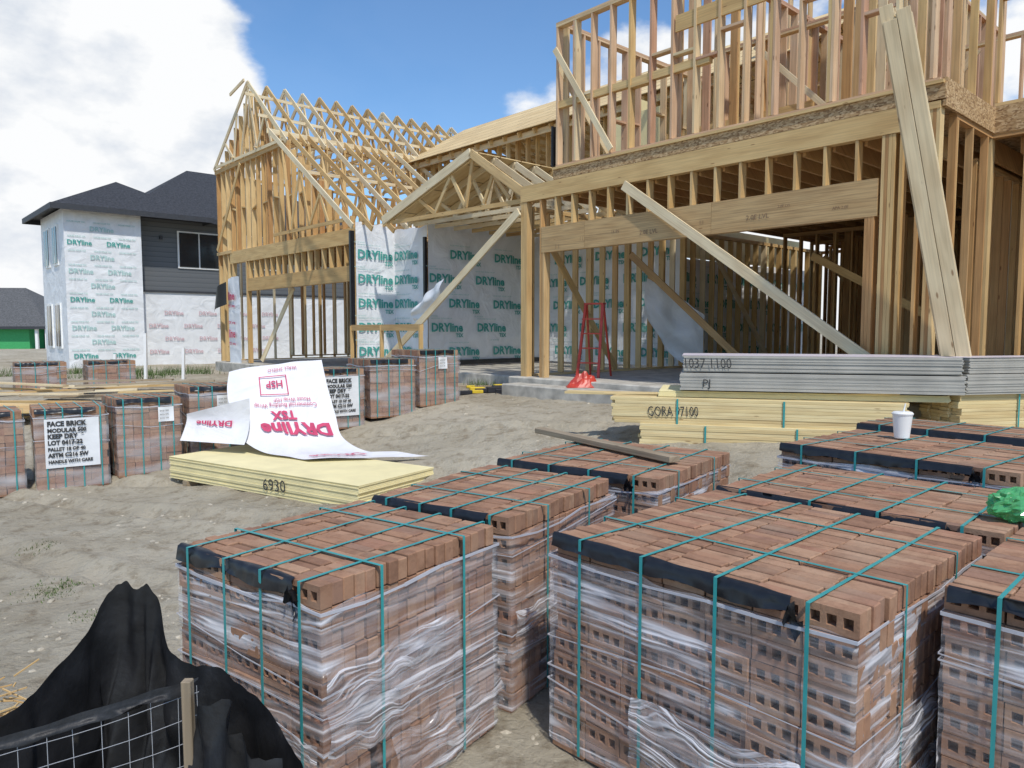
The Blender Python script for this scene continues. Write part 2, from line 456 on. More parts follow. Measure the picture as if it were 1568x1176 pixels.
    cx,cy=W/2,D/2; sd=seed*1.7
    def ff(a,b):
        i=round(a*n); x,y=per[i]; z=.03+(H-.03-ch*.95)*b
        if b>.99: z+=.03*noise.noise(Vector((x*5,y*5,sd)))
        u=(x-y)*1.0
        dd=.020*abs(noise.noise(Vector((x*3+sd,y*3,z*8+u*4))))+.008*noise.noise(Vector((x*5+sd,y*5,z*22-u*9)))
        v=Vector((x-cx,y-cy)).normalized(); k=1 if (0<x<W or 0<y<D) else .3
        dd=max(dd,-.004)*k
        return ((x+v.x*dd,y+v.y*dd,z),(i*stp+sd,z))
    mf.grid(n,nv,ff)
    if near:   # loose sagging folds of film on the two visible faces
        def swag(p0,p1,nrm,zt,zb,sag,s2):
            p0=Vector(p0);p1=Vector(p1);nr=Vector(nrm)
            def q(a,b):
                v=p0.lerp(p1,a); h=noise.noise(Vector((a*5+s2,b*3,s2))); h2=noise.noise(Vector((a*13,b*8,s2)))
                z=zt+(zb-zt)*b-sag*math.sin(a*math.pi)*b+.02*h
                o=.034+.035*math.sin(b*math.pi)*(.6+h)+.014*h2
                return (v+nr*o+Vector((0,0,max(z,.01))),(a*1.2+s2,b*.6+h*.1))
            mf.grid(26,12,q)
        swag((W*.35,0,0),(W*1.0,0,0),(0,-1,0),.34+U(0,.1),.10,.05,seed*2.1)
        swag((W,-.01,0),(W,D*.7,0),(1,0,0),.62+U(-.1,.1),.38,.06,seed*3.3)
        swag((W,D*.3,0),(W,D*1.0,0),(1,0,0),.30,.06,.04,seed*4.3)
    mf.obj('stretch_film',['film' if near else 'film2'],e,smooth=True)
    mr=MB(); m=.02
    for k in range(3 if near else 1):
        zb=H*U(.2,.85); tl=[U(-.07,.07) for _ in range(8)]
        pts=[Vector((a,b,zb+tl[i])) for i,(a,b) in enumerate([(-m,-m),(W/2,-m),(W+m,-m),(W+m,D/2),(W+m,D+m),(W/2,D+m),(-m,D+m),(-m,D/2)])]
        pts.append(pts[0])
        for a,b in zip(pts,pts[1:]):
            for q in range(4):
                mr.beam(a.lerp(b,q/4),a.lerp(b,(q+1)/4),.002,U(.003,.009))
    zb=H-ch*1.12
    pts=[]
    for i in range(4):
        a=Vector((c4[i][0],c4[i][1],0));b=Vector((c4[(i+1)%4][0],c4[(i+1)%4][1],0))
        for q in range(5):
            v=a.lerp(b,q/5); v.z=zb+U(-.016,.016)
            vv=Vector((v.x-cx,v.y-cy,0)).normalized()*.008; pts.append(v+vv)
    pts.append(pts[0])
    for a,b in zip(pts,pts[1:]): mr.beam(a,b,.004,U(.008,.016))
    mr.obj('film_ropes',['cord'],e)
    if label:
        ml=MB(); lx,lw,lh=label
        z1=H*.88; ml.grid(6,6,lambda a,b:(lx+a*lw,-.034-.006*math.sin(a*5+b*3),z1-b*lh))
        if lh>.3:
            for r,(tt,sz) in enumerate((('FACE BRICK',.085),('MODULAR 500',.07),('KEEP DRY  *',.08),('LOT 0417-22',.075),('PALLET 18 OF 40',.06),('ASTM C216 SW',.07),('HANDLE WITH CARE',.055))):
                stamp(ml,tt,(lx+.03,-.046,z1-.09-r*.078),(1,0,0),(0,0,1),sz,1,.05,.92)
        else:
            for r in range(3): stamp(ml,'brick 500',(lx+.02,-.046,z1-.06-r*.05),(1,0,0),(0,0,1),.03,1,.0)
        ml.obj('label',['paper','ink'],e)
    return e
pallet(-1.49,3.26,0,-35.6,.95,1.08,11,True,True,seed=1)
pallet(-.80,4.22,0,-33,.95,1.2,11,True,True,seed=2)
pallet(-.10,5.47,.0,-36,1.28,1.3,11,True,True,seed=3)
pallet(.20,3.45,0,-46.6,1.4,1.4,11,True,True,seed=4,fork=False)
pallet(1.27,4.50,0,-45,1.5,1.1,11,True,True,seed=5)
pallet(2.10,5.72,.08,-50,1.6,1.25,11,True,True,seed=6)
pallet(3.12,6.62,.12,-50,1.6,.75,11,False,False,seed=7)
pallet(1.64,2.71,0,-46,1.4,1.2,11,True,True,seed=8)
pallet(2.64,3.60,0,-46,1.4,1.1,11,False,False,seed=9)
labs=[(.3,.22,.25),(.10,.60,.62),(.5,.2,.2),(.35,.22,.2),None,(.12,.58,.62),None,(.35,.18,.2)]
for k in range(8):
    x=-6.66+.73*k; y=8.55+.55*k
    pallet(x,y,g0(x+.5,y+.5)-.04,36.9+[2,-2,3,-1,0,1,-2,2][k],.80,.92,11 if k<5 else 10,False,False,label=labs[k],seed=20+k)
for x,y,s_ in ((-11.2,16.6,40),(-10.0,17.4,41),(-13.6,16.2,42)):
    pallet(x,y,g0(x,y)-.1,36.9,1.0,1.0,8,False,False,seed=s_)
random.seed(11)

# ------------------------------------------------------------------ timber frame house
H_=empty('timber_frame_house',(.16,14,0),math.radians(-47.84))
SL=1.12
lum=MB()
LM=['lum','lumo','lump','lvl','osb','ply','pale','ink2']
def wall(p,q,z0,z1,mi=0,sp=.406,d=.14,bot=True,dbl=True,blk=False,skip=()):
    p=Vector((p[0],p[1],0));q=Vector((q[0],q[1],0));L=(q-p).length;dr=(q-p)/L
    up=Vector((0,0,1)); nr=dr.cross(up)
    if bot: lum.beam(p+up*(z0+.019),q+up*(z0+.019),d,.038,mi)
    lum.beam(p+up*(z1-.019),q+up*(z1-.019),d,.038,mi)
    if dbl: lum.beam(p+up*(z1-.059),q+up*(z1-.059),d,.036,mi)
    t=.02
    while t<L+.01:
        tt=min(t,L-.02)
        if not any(a<tt<b for a,b in skip):
            for kk in range(2 if R()<.12 else 1):
                m=mi if R()<.7 else random.choice((0,1,6))
                c=p+dr*(tt+kk*.039)+dr*U(-.008,.008); lum.frame(c+up*((z0+z1)/2),up*((z1-z0)/2-.045),nr*(d/2-.002),dr*.019,m)
            if blk and R()<.35:
                zz=z0+(z1-z0)*U(.4,.6); lum.beam(c+dr*.02+up*zz,c+dr*(sp-.02)+up*zz,d*.9,.038,m)
        t+=sp
def brace(p,q,w=.03,h=.14,mi=6): lum.beam(p,q,w,h,mi)
for s in (.0,.04,.08,.12): lum.post(s+.02,.08,SL,4.36,.038,.14,0)
for s in (.50,.54,.58): lum.post(s+.02,.08,SL,3.4 if s>.5 else 4.36,.037,.14,1)
lum.beam((.0,.07,4.51),(6.75,.07,4.51),.14,.29,0)
for a,b in ((.55,1.6),(1.605,4.1),(4.105,6.45)): lum.beam((a,.07,3.63),(b,.07,3.63),.13,.46,3)
for k in range(9):
    stamp(lum,random.choice(('2.0E LVL','16 IN','|| ||','APA 2.0E','|  |')),(.9+k*.6+U(0,.2),-.002,3.45+U(0,.22)),(1,0,0),(0,0,1),U(.05,.10),7,.0)
s=.9
while s<6.3: lum.post(s,.08,3.86,4.36,.038,.14,0); s+=.406
for s in (6.30,6.34,6.38): lum.post(s+.02,.08,SL,3.4,.037,.14,1)
for s in (6.50,6.54,6.58,6.62,6.71,6.9,7.02,7.06,7.1): lum.post(s,.08,SL,4.6 if s>6.8 else 4.36,.037,.14,1 if s in(6.54,6.9,7.06) else 0)
lum.beam((6.76,.07,4.60),(7.12,.07,4.60),.14,.08,0)
wall((0.07,.2),(0.07,12),SL,4.3,0)
wall((0,12),(13,12),SL,4.3,1)
wall((6.9,1.9),(6.9,12),SL,4.3,1,d=.14)
wall((1.3,7.5),(6.9,7.5),SL,4.3,1)
wall((1.0,9.5),(6.9,9.5),SL,4.3,1); wall((.9,10.8),(6.9,10.8),SL,4.3,1)
wall((2.6,8.0),(2.6,12),SL,4.3,1)
wall((4.6,5.5),(4.6,12),SL,4.3,1)
wall((5.6,6.5),(5.6,12),SL,4.3,1)
wall((7.1,.5),(7.1,1.95),SL,4.6,1,sp=.6,d=.09)
wall((7.1,1.95),(13.5,1.95),SL,4.6,1,skip=((1.2,2.6),(3.4,4.6)))
lum.beam((8.2,1.95,3.7),(9.9,1.95,3.7),.13,.3,3)
for n_ in (4.0,6.2,8.4,10.4): wall((7.1,n_),(13.5,n_),SL,4.3,1,sp=.406)
for s_ in (8.6,10.2,12): wall((s_,2.1),(s_,12),SL,4.3,1,sp=.406)
s=.95
while s<13: lum.box(s-.02,s+.02,.16 if s<7 else 2.05,11.9,4.31,4.6,1); s+=.406
lum.box(.85,7.15,.12,12,4.675,4.70,4); lum.box(7.15,13.5,2.02,12,4.675,4.70,4)
lum.box(.85,7.17,.0,.03,4.66,4.83,4)
lum.box(.85,7.15,-.03,.16,4.832,4.87,0)
lum.box(7.13,7.17,.03,1.9,4.58,4.90,4)
lum.box(7.17,13.5,1.87,1.91,4.58,4.93,4)
lum.box(.9,13.5,12.15,12.17,SL,4.3,4)
SF=4.87
wall((.9,.08),(7.1,.08),SF,7.35,2,blk=True)
wall((.95,.2),(.95,5.0),SF,7.35,2,blk=True)
wall((.95,5.0),(.95,11.5),SF,7.35,2)
wall((1.0,3.3),(7.1,3.3),SF,7.35,2,skip=((2.2,3.1),))
wall((3.3,.2),(3.3,8),SF,7.9,2)
wall((5.3,1.2),(5.3,9),SF,8.2,2)
wall((1,6.5),(7.1,6.5),SF,7.35,2); wall((1,11.5),(13,11.5),SF,7.35,2)
wall((7.1,.5),(7.1,1.9),SF,7.35,0,sp=.6,d=.09)
wall((7.15,1.95),(13.5,1.95),SF+.07,7.4,0,blk=True,d=.09)
wall((7.15,5),(13.5,5),SF+.05,7.4,2); wall((9.3,2),(9.3,11),SF+.05,7.4,2,sp=.8,d=.09)
wall((7.15,8),(13.5,8),SF+.05,7.4,2)
for n_ in (.08,3.3): lum.beam((.9,n_,5.95),(4.0,n_,5.95),.09,.12,0)
lum.beam((3.4,.05,6.6),(7.1,.05,6.6),.04,.24,0)
brace((.93,.05,6.6),(.93,1.8,4.95),h=.12); brace((.9,-.02,6.9),(2.2,-.02,4.95),h=.1)
brace((2.9,3.2,7.2),(5.1,3.2,4.95),h=.1); brace((5.6,6.4,7.2),(3.8,6.4,4.95)); brace((9,1.86,7.3),(7.6,1.86,5))
for n_,a,b in ((2.2,1.9,3.6),(4.6,2.4,6.8),(6.4,7.2,9.2)):
    wall((a,n_),(b,n_),SF,8.9,2,dbl=False)
brace((0.02,-.06,4.2),(-5.0,-.10,.98),.04,.15)
brace((2.5,-.05,4.33),(6.7,-.09,1.45),.04,.15)
brace((3.6,4.2,3.4),(6.9,4.0,1.6),.04,.14,0); brace((.2,3.0,3.6),(2.9,3.4,1.2),.04,.14,1)
brace((.16,6.0,4.1),(.16,9.0,1.2)); brace((1.2,11.8,3.8),(4.6,11.8,1.2)); brace((7.5,3.9,3.9),(9.6,3.9,1.3)); brace((10,1.85,1.2),(8.4,1.85,3.9))
brace((7.6,6.1,1.2),(9.4,6.1,4)); brace((.16,.4,3.9),(.16,2.6,1.2),mi=0); brace((1.4,9.4,3.9),(3.8,9.4,1.2),mi=0)
# left gable mass
nf=.25
for s in (-15.6,-15.55,-14.45,-14.40,-13.3,-13.25,-6.62,-6.57,-6.5): lum.post(s,nf+.07,SL-.2,4.2,.04,.14,0)
lum.beam((-14.6,nf+.07,4.4),(-6.45,nf+.07,4.4),.14,.4,0)
lum.beam((-13.2,nf+.07,3.45),(-6.65,nf+.07,3.45),.13,.40,0)
s=-13.1
while s<-6.7: lum.post(s,nf+.08,3.65,4.2,.038,.14,0); s+=.406
def prof(s):
    pts=[(-15.7,7.40),(-12.7,9.6),(-10.4,7.6),(-6.2,4.7)]
    for (a,za),(b,zb) in zip(pts,pts[1:]):
        if a<=s<=b: return za+(zb-za)*(s-a)/(b-a)
    return 4.7
s=-15.6
while s<-6.6:
    z0=4.6 if s>-14.5 else SL-.2
    zt=prof(s)-.12
    if zt>z0: lum.post(s,nf+.07,z0,zt,.038,.14,random.choice((0,0,1)))
    s+=.406
for s in (-14.0,-12.9,-11.8,-10.9,-9.6,-8.4): lum.post(s+.05,nf+.1,4.6,prof(s)-.14,.038,.14,1)
lum.beam((-15.7,nf+.05,7.36),(-10.3,nf+.05,7.42),.14,.14,0)
lum.beam((-15.7,nf+.05,4.6),(-14.4,nf+.05,4.6),.14,.1,0)
s=-15.2
while s<-8: lum.beam((s,nf+.07,5.9+U(-.15,.15)),(s+.37,nf+.07,5.9),.12,.038,0); s+=.812
brace((-15.5,.18,4.7),(-13.4,.18,7.3),mi=0)
wall((-15.6,.4),(-15.6,10),SL-.2,7.3,0,sp=.6); wall((-10.4,.4),(-10.4,8),4.6,7.5,0,sp=.6)
wall((-14.4,7.2),(-6.5,7.2),SL,4.5,1); wall((-13,3.8),(-9,3.8),SL,4.5,1); wall((-10.4,3.8),(-10.4,9),SL,4.5,1); wall((-6.6,1.5),(-6.6,7.2),SL,4.5,1)
wall((-13,1.6),(-13,7.2),SL,4.5,1); wall((-14.5,5.4),(-6.6,5.4),SL,4.5,1)
s=-14.4
while s<-6.5: lum.box(s-.02,s+.02,.45,7.2,4.28,4.52,1); s+=.406
lum.box(-14.5,-6.6,.45,7.2,4.525,4.545,4)
brace((-12.6,.4,1.0),(-11.3,.9,3.3)); brace((-9.7,3.7,1.1),(-11.6,3.7,3.6),mi=0); brace((-8,3.0,3.4),(-9.6,3.0,1.1))
lum.box(-13,-6.6,7.3,7.32,SL,4.4,4)
n_=.2
while n_<8.5:
    c=random.choice((0,0,6)); dz=U(-.02,.02)
    lum.beam((-15.65,n_,7.42+dz),(-12.7,n_,9.65+dz),.038,.14,c); lum.beam((-12.7,n_,9.65+dz),(-10.1,n_,7.38+dz),.038,.14,c)
    lum.beam((-15.6,n_,7.50),(-10.3,n_,7.50),.038,.09,c)
    lum.beam((-14.6,n_,8.12),(-13.9,n_,7.5),.038,.09,c); lum.beam((-13.6,n_,8.9),(-13.9,n_,7.5),.038,.09,c)
    lum.beam((-12.7,n_,9.5),(-13.3,n_,7.55),.038,.09,c)
    lum.beam((-12.7,n_,9.5),(-12.1,n_,7.55),.038,.09,c); lum.beam((-11.5,n_,8.5),(-12.1,n_,7.55),.038,.09,c); lum.beam((-11.5,n_,8.5),(-11.1,n_,7.55),.038,.09,c)
    n_+=.61
for s_,z_ in ((-12.2,9.15),(-11.3,8.33)): lum.beam((s_,-.1,z_),(s_,8.3,z_),.03,.09,6)
lum.beam((-13.9,.1,7.58),(-13.9,8.3,7.58),.09,.038,6); lum.beam((-12.1,.1,7.58),(-12.1,8.3,7.58),.09,.038,6)
lum.beam((-13.6,.0,9.45),(-12.6,.05,9.68),.04,.09,6)
n_=-.15
while n_<5.2:
    c=random.choice((0,6))
    lum.beam((-10.5,n_,7.72),(-5.95+U(-.12,.1),n_,4.52),.038,.14,c)
    lum.beam((-10.3,n_,4.72),(-6.3,n_,4.72),.038,.09,0)
    for a,b in ((-9.6,-9.2),(-8.6,-9.2),(-8.6,-8.1),(-7.5,-8.1),(-7.5,-7.1)):
        lum.beam((a,n_,7.72-.708*(a+10.5)-.08),(b,n_,4.76),.038,.08,0)
    n_+=.61
lum.beam((-10.5,-.2,7.70),(-10.5,5,7.70),.04,.14,6)
lum.beam((-8.6,-.1,6.28),(-8.6,5,6.28),.03,.09,6)
wall((-10.3,4.9),(1.0,4.9),4.7,7.45,0); lum.beam((-10.5,4.6,7.3),(1.2,4.6,7.3),.04,.16,6)
s=-10.4
while s<3:
    lum.beam((s,4.45,7.30),(s,8.5,9.5),.04,.14,0)
    lum.beam((s,4.6,7.38),(s,8.4,7.38),.04,.09,0); lum.beam((s,6.5,8.3),(s,7.3,7.4),.04,.09,0)
    s+=.61
def slab4(a,b,c,d,th,mi):
    a,b,c,d=[Vector(v) for v in (a,b,c,d)]; nrm=(b-a).cross(d-a).normalized()*th
    lum.hexa([a,b,c,d,a+nrm,b+nrm,c+nrm,d+nrm],[(v.x,v.y) for v in (a,b,c,d,a,b,c,d)],mi)
slab4((-10.6,4.4,7.40),(3.2,4.4,7.40),(3.2,8.55,9.62),(-12.4,8.55,9.62),.02,5)
slab4((3.2,12.6,7.40),(-10.6,12.6,7.40),(-12.4,8.6,9.62),(3.2,8.6,9.62),.02,5)
pk=(-1.95,5.62); le=(-5.25,4.62); re=(-.12,4.45)
n_=.45
while n_<5:
    c=random.choice((0,6))
    lum.beam((le[0],n_,le[1]),(pk[0],n_,pk[1]),.04,.14,c); lum.beam((pk[0],n_,pk[1]),(re[0],n_,re[1]),.04,.14,c)
    lum.beam((-5.0,n_,4.58),(-.15,n_,4.50),.04,.09,c)
    for a,b in ((-3.9,-3.3),(-2.7,-3.3),(-2.7,-2.2),(-1.95,-2.2),(-1.3,-1.6),(-1.3,-.8)):
        zt=pk[1]-(pk[1]-le[1])*(pk[0]-a)/(pk[0]-le[0]) if a<pk[0] else pk[1]-(pk[1]-re[1])*(a-pk[0])/(re[0]-pk[0])
        lum.beam((a,n_,zt-.05),(b,n_,4.6),.038,.08,c)
    n_+=.6
lum.beam((le[0]-.1,.38,le[1]+.03),(pk[0],.38,pk[1]+.06),.04,.2,6); lum.beam((pk[0],.38,pk[1]+.06),(re[0]+.1,.38,re[1]+.0),.04,.16,0)
slab4((le[0],.4,le[1]+.09),(pk[0],.4,pk[1]+.09),(pk[0],5,pk[1]+.09),(le[0],5,le[1]+.09),.02,5)
lum.beam((-5.9,-.2,2.05),(-2.4,-.55,2.05),.04,.14,0)
for s,n in ((-5.9,-.2),(-4.3,-.35),(-2.4,-.6)): lum.post(s,n,.55,2.1,.04,.09,0)
brace((-3.6,-.4,2.05),(-3.1,-.4,.6),w=.03,h=.09,mi=0)
lum.obj('lumber_framing',LM,H_)
wr=MB(); tx=MB()
def wwall(o,r,L,z0,z1,off=0,dens=True,col=0,sx=1.15,sy=.62,size=.30):
    o=Vector((o[0],o[1],0)); r=Vector((r[0],r[1],0)).normalized(); up=Vector((0,0,1)); nr=r.cross(up)
    nu=max(2,int(L/.14)); nv=24
    sd=U(0,99)
    def f(a,b):
        t=a*L;z=z0+(z1-z0)*b
        w=.018*noise.noise(Vector((t*2.2+sd,z*2,sd)))+.008*noise.noise(Vector((t*6+sd,z*3,sd)))
        zz=z+(.07*noise.noise(Vector((t*3,sd,1))) if b>.99 else 0)
        return o+r*t+up*zz+nr*w
    wr.grid(nu,nv,f)
    if not dens: return
    z=z0+.22; row=0
    while z<z1-.3:
        t=.06+(.0 if row%2 else .5)*sx+off+U(-.06,.06)
        if L<1.6: t=.03
        while t<L-size*(3.4 if L>1.6 else 3.2):
            p=o+r*t+up*z+nr*.037
            stamp(tx,'DRYline',p,r,up,size,col,.035)
            stamp(tx,'TSX',p+r*size*2.6-up*size*.5,r,up,size*.45,col,.035)
            if R()<.8: stamp(tx,'HOUSE WRAP  INSTALL 6 IN LAP',p+up*size*1.05,r,up,size*.15,2,.02)
            if R()<.6: stamp(tx,'HSP  AIR BARRIER',p+up*size*1.25-r*.1,r,up,size*.13,2,.02)
            t+=sx*1.3
        z+=sy; row+=1
wwall((-6.42,nf),(0,1),1.2,SL,4.72,size=.31)
wwall((-6.42,1.42),(1,0),1.45,SL,4.62,size=.31)
wwall((-4.93,1.42),(0,1),3.9,SL,4.72)
wwall((-4.93,5.3),(1,0),4.95,SL,4.6)
wwall((-.45,5.3),(0,1),7.2,SL,3.75)
wwall((-14.75,nf-.03),(1,0),.95,.9,3.75,dens=False)
for z in (3.0,1.75): stamp(tx,'line',(-14.68,nf-.08,z),(1,0,0),(0,0,1),.38,1)
for z in (2.75,2.2,1.5): stamp(tx,'TSX  wrap',(-14.68,nf-.08,z),(1,0,0),(0,0,1),.13,1)
def drape(p,q,h):
    p=Vector(p);q=Vector(q)
    def f(a,b):
        v=p.lerp(q,a); s_=noise.noise(Vector((a*4,b*3,h)))
        return (v.x+.25*s_*b,v.y-.35*b*(1-b)-.15*s_,v.z-h*b*(.6+.4*math.sin(a*2.6)))
    wr.grid(16,12,f)
drape((-4.8,.9,2.55),(-3.1,.5,3.15),.55); drape((.5,3.2,3.1),(1.5,3.9,2.3),1.3)
wr.obj('wall_wrap',['wrap'],H_,smooth=True); tx.obj('wrap_print',['green','red','lgreen'],H_)
ot=MB()
ot.box(-4.98,-4.90,1.30,1.37,SL+1.4,4.3,0); ot.box(-6.5,-6.43,.1,.22,SL,4.5,0)  # first box: black strip standing in for the dark gap at the corner
ot.box(-4.90,-4.86,1.45,5.28,SL-.02,SL+.10,0); ot.box(.80,.83,.0,.14,4.9,5.6,0)
ot.box(-6.4,-4.95,1.34,1.38,SL-.02,SL+.07,0)
ot.grid(8,8,lambda a,b:(-15.1+.55*a-.35*b*(1-a),.0-.1*math.sin(a*4),3.35-.75*b+.25*a))
ot.box(-.52,-.47,5.5,12,3.78,4.6,1); ot.box(-.52,-.47,4.0,12,4.7,7.2,1); ot.box(-.4,.85,3.2,3.25,4.9,6.6,1)
ot.obj('dark_gap_flashing_and_sheathing',['black','yel'],H_)
cf=MB()
cf.box(-.18,7.35,-.16,12.4,.2,SL); cf.box(7.35,13.8,1.7,12.4,.2,SL-.01)
cf.box(-6.3,-.18,.62,12.3,.2,SL-.06); cf.box(-15.8,-6.3,.1,12.3,.2,SL-.22)
cf.box(.15,6.6,-.62,-.162,.2,SL-.10)
cf.obj('foundation_slab',['conc'],H_,bevel=.02)
def loc2w(s,n,z): return Vector((.16+.671*s+.741*n,14-.741*s+.671*n,z))
la=MB()
for ds in (0,.42):
    la.beam(Vector((ds,0,0)),Vector((ds*.8+.04,.3,1.35)),.05,.03); la.beam(Vector((ds,.65,0)),Vector((ds*.8+.04,.35,1.35)),.035,.025)
for k in range(1,5): t=k/5; la.beam(Vector((0,.3*t,1.35*t)),Vector((.40,.3*t,1.35*t)),.05,.025)
la.box(.02,.40,.26,.42,1.35,1.38)
o=la.obj('step_ladder',['redp']); o.location=loc2w(.95,.55,SL); o.rotation_euler=(0,0,-.5)

# ------------------------------------------------------------------ neighbouring house
NH=empty('two_storey_house',(-16.2,27,0),math.radians(42.16))
bd=MB()
def panel(o,r,L,z0,z1,mi):
    o=Vector((o[0],o[1],0)); r=Vector((r[0],r[1],0)).normalized(); up=Vector((0,0,1))
    bd.poly([o+up*z0,o+r*L+up*z0,o+r*L+up*z1,o+up*z1],mi)
bz=.5;ez=6.4
panel((0,0),(1,0),2.6,bz,ez,0); panel((0,4.0),(0,-1),4.0,bz,ez,0); panel((2.6,0),(0,1),.7,bz,ez,0)
panel((2.6,.7),(1,0),9.4,3.55,ez,1); panel((2.6,.68),(1,0),9.4,bz,3.5,0); bd.box(2.6,12,.62,.72,3.5,3.58,2)
panel((12,.7),(0,1),8,bz,ez,1); panel((12,8.7),(-1,0),10,bz,ez,1); panel((2,8.7),(0,-1),4.7,bz,ez,1); panel((0,4.0),(1,0),2,bz,ez,1)
def win(x0,x1,z0,z1,y,panes=2):
    bd.box(x0,x1,y-.05,y+.05,z0,z1,4)
    w=(x1-x0-.06*(panes+1))/panes
    for i in range(panes):
        a=x0+.06+i*(w+.06); bd.box(a,a+w,y-.07,y-.051,z0+.06,z1-.06,3)
win(4.15,5.85,4.5,6.0,.7); win(7,8.4,4.6,6.05,.7)
for y0 in (.9,2.4):
    for z0,z1 in ((4.4,5.9),(1.3,3.0)):
        bd.box(-.05,.05,y0,y0+.85,z0,z1,4); bd.box(-.07,-.051,y0+.08,y0+.77,z0+.08,z1-.08,3); bd.box(-.075,-.071,y0+.40,y0+.45,z0,z1,4)
bd.box(-.08,2.68,-.08,.0,ez-.02,ez+.18,2)
bd.box(3.45,3.55,.55,.66,5.6,5.75,2)
def hip(x0,x1,y0,y1,ze,r0,r1,zr):
    A=(x0,y0,ze);B=(x1,y0,ze);C=(x1,y1,ze);D=(x0,y1,ze);P=(*r0,zr);Q=(*r1,zr)
    ax=abs(r1[0]-r0[0])>abs(r1[1]-r0[1])
    if ax: fs=[(A,B,Q,P),(B,C,Q),(C,D,P,Q),(D,A,P)]
    else: fs=[(A,B,P),(B,C,Q,P),(C,D,Q),(D,A,P,Q)]
    for f in fs: bd.poly(f,5)
    bd.poly([D,C,B,A],2)
    for a,b in ((A,B),(B,C),(C,D),(D,A)):
        bd.beam((a[0],a[1],ze-.09),(b[0],b[1],ze-.09),.05,.2,2)
hip(-.45,5.2,-.45,5.0,ez+.08,(2.3,2.0),(2.3,3.4),7.9)
hip(2.0,13,.15,9.4,ez+.12,(6.0,4.8),(9,4.8),9.3)
bd.obj('walls_and_roof',['wrap','siding','trim','glass','white','shing'],NH)
tn=MB()
z=.95;row=0
while z<6.0:
    xs_=(.15,1.45) if row%2==0 else (.75,)
    for x in xs_: stamp(tn,'DRYline',(x+.08*math.sin(row*3),-.03,z),(1,0,0),(0,0,1),.24,2 if row%4 else 0)
    for x in (.1,.95,1.8): stamp(tn,'HOUSE WRAP TSX',(x,-.03,z+.28),(1,0,0),(0,0,1),.07,2)
    if z<3.0:
        x=2.95+.6*(row%2)
        while x<8: stamp(tn,'DRYline',(x,.64,z+.1),(1,0,0),(0,0,1),.22,1); x+=1.35
    z+=.52;row+=1
tn.obj('wrap_print',['green','pinkp','lgreen'],NH)
GH=empty('green_sheathed_house',(-40.5,54,0),math.radians(5))
gm=MB(); gm.box(-6,5.0,0,9,.0,2.2,0)
A=(-6.6,-.6,2.2);B=(6.6,-.6,2.2);C=(6.6,9.6,2.2);D=(-6.6,9.6,2.2);P=(-1,4.5,5.3);Q=(2.5,4.5,5.3)
for f in ((A,B,Q,P),(B,C,Q),(C,D,P,Q),(D,A,P)): gm.poly(f,1)
gm.box(-6.6,6.6,-.62,-.58,2.05,2.25,2); gm.box(1,2.2,-.06,-.01,1.0,1.9,3)
for x in (5.6,6.3): gm.box(x,x+.18,-.4,-.2,.0,2.1,4)
gm.box(5.05,6.5,2,9,.0,2.1,2)
gm.obj('walls_and_roof',['greens','gshing','trim','glass','white'],GH)

# ------------------------------------------------------------------ material piles
def pile(name,ox,oy,dx,dy,parts,mats,bevel=.004):
    e=empty(name,(ox,oy,0),math.atan2(dy,dx)); m=MB()
    for L0,L1,D0,D1,z0,z1,th,mi in parts:
        z=z0
        while z<z1-1e-4:
            j=.012
            m.box(L0+U(-j,j),L1+U(-j,j),D0+U(-j,j)*.6,D1,z,min(z+th-.0015,z1),mi); z+=th
    m.obj('boards',mats,e,bevel=bevel); return e
e=pile('sheathing_board_stack',-4.43,9.45,.84,-.54,[(0,3.35,0,1.25,.09,.37,.016,0)],['yel'],.002)
m=MB()
for x in (.3,1.2,2.1,3.0): m.box(x,x+.09,-.02,1.25,-.03,.088)
m.obj('skids',['oldw'],e)
m=MB(); stamp(m,'6930',(1.85,-.02,.15),(1,0,.04),(-.1,0,1),.20,0,.0); m.obj('marking',['ink'],e)
def bundle(name,ox,oy,dx,dy,L,D,z0,z1,mats=('pale',),st='',bt=.038,bw=.14,jit=.03):
    e=empty(name,(ox,oy,0),math.atan2(dy,dx)); m=MB(); z=z0
    while z<z1-1e-4:
        d=0
        while d<D-.01:
            m.box(U(-jit,jit),L+U(-jit,jit),d+.001+U(0,.008),d+bw-.002,z,z+bt-.001); d+=bw
        z+=bt
    m.obj('boards',mats,e,bevel=.003)
    if st:
        t=MB(); stamp(t,st,(.42,-.012,z0+(z1-z0)*.30),(1,0,.02),(-.08,0,1),(z1-z0)*.58,0,.0,.62); t.obj('marking',['ink'],e)
    t=MB()
    for x in (.75,L*.6): t.box(x,x+.02,-.016,-.014,z0,z1+.004); t.box(x,x+.02,-.016,D+.01,z1+.003,z1+.005)
    t.obj('straps',['teal'],e)
    return e
M['yl']=wood('yellow_lumber',[(.76,.60,.30),(.82,.68,.38),(.70,.53,.26),(.78,.64,.34)],.25)
bundle('lumber_stack',1.20,8.78,.96,-.28,3.2,.84,.90,1.19,('yl',),'GORA 97100')
bundle('lumber_stack',1.50,8.66,.96,-.28,2.9,.84,.56,.885,('yl',))
e=pile('sheathing_board_stack',1.75,8.75,.97,-.25,[(0,3.1,0,.95,1.21,1.28,.012,0)],['yel'],.002)
m=MB()
m.beam((-1.2,.5,1.20),(1.6,.1,1.215),.2,.03); m.beam((-.7,.3,1.205),(2.6,.02,1.295),.14,.012)
m.obj('loose_boards',['yl'],e)
e=pile('cement_board_stack',1.97,8.62,.968,-.25,[(0,2.98,0,.95,1.30,1.50,.0125,0),(.03,2.95,0.02,.93,1.512,1.70,.0125,0),(.02,2.96,0.01,.95,1.701,1.703,.002,1)],['cem','cemtop'],.001)
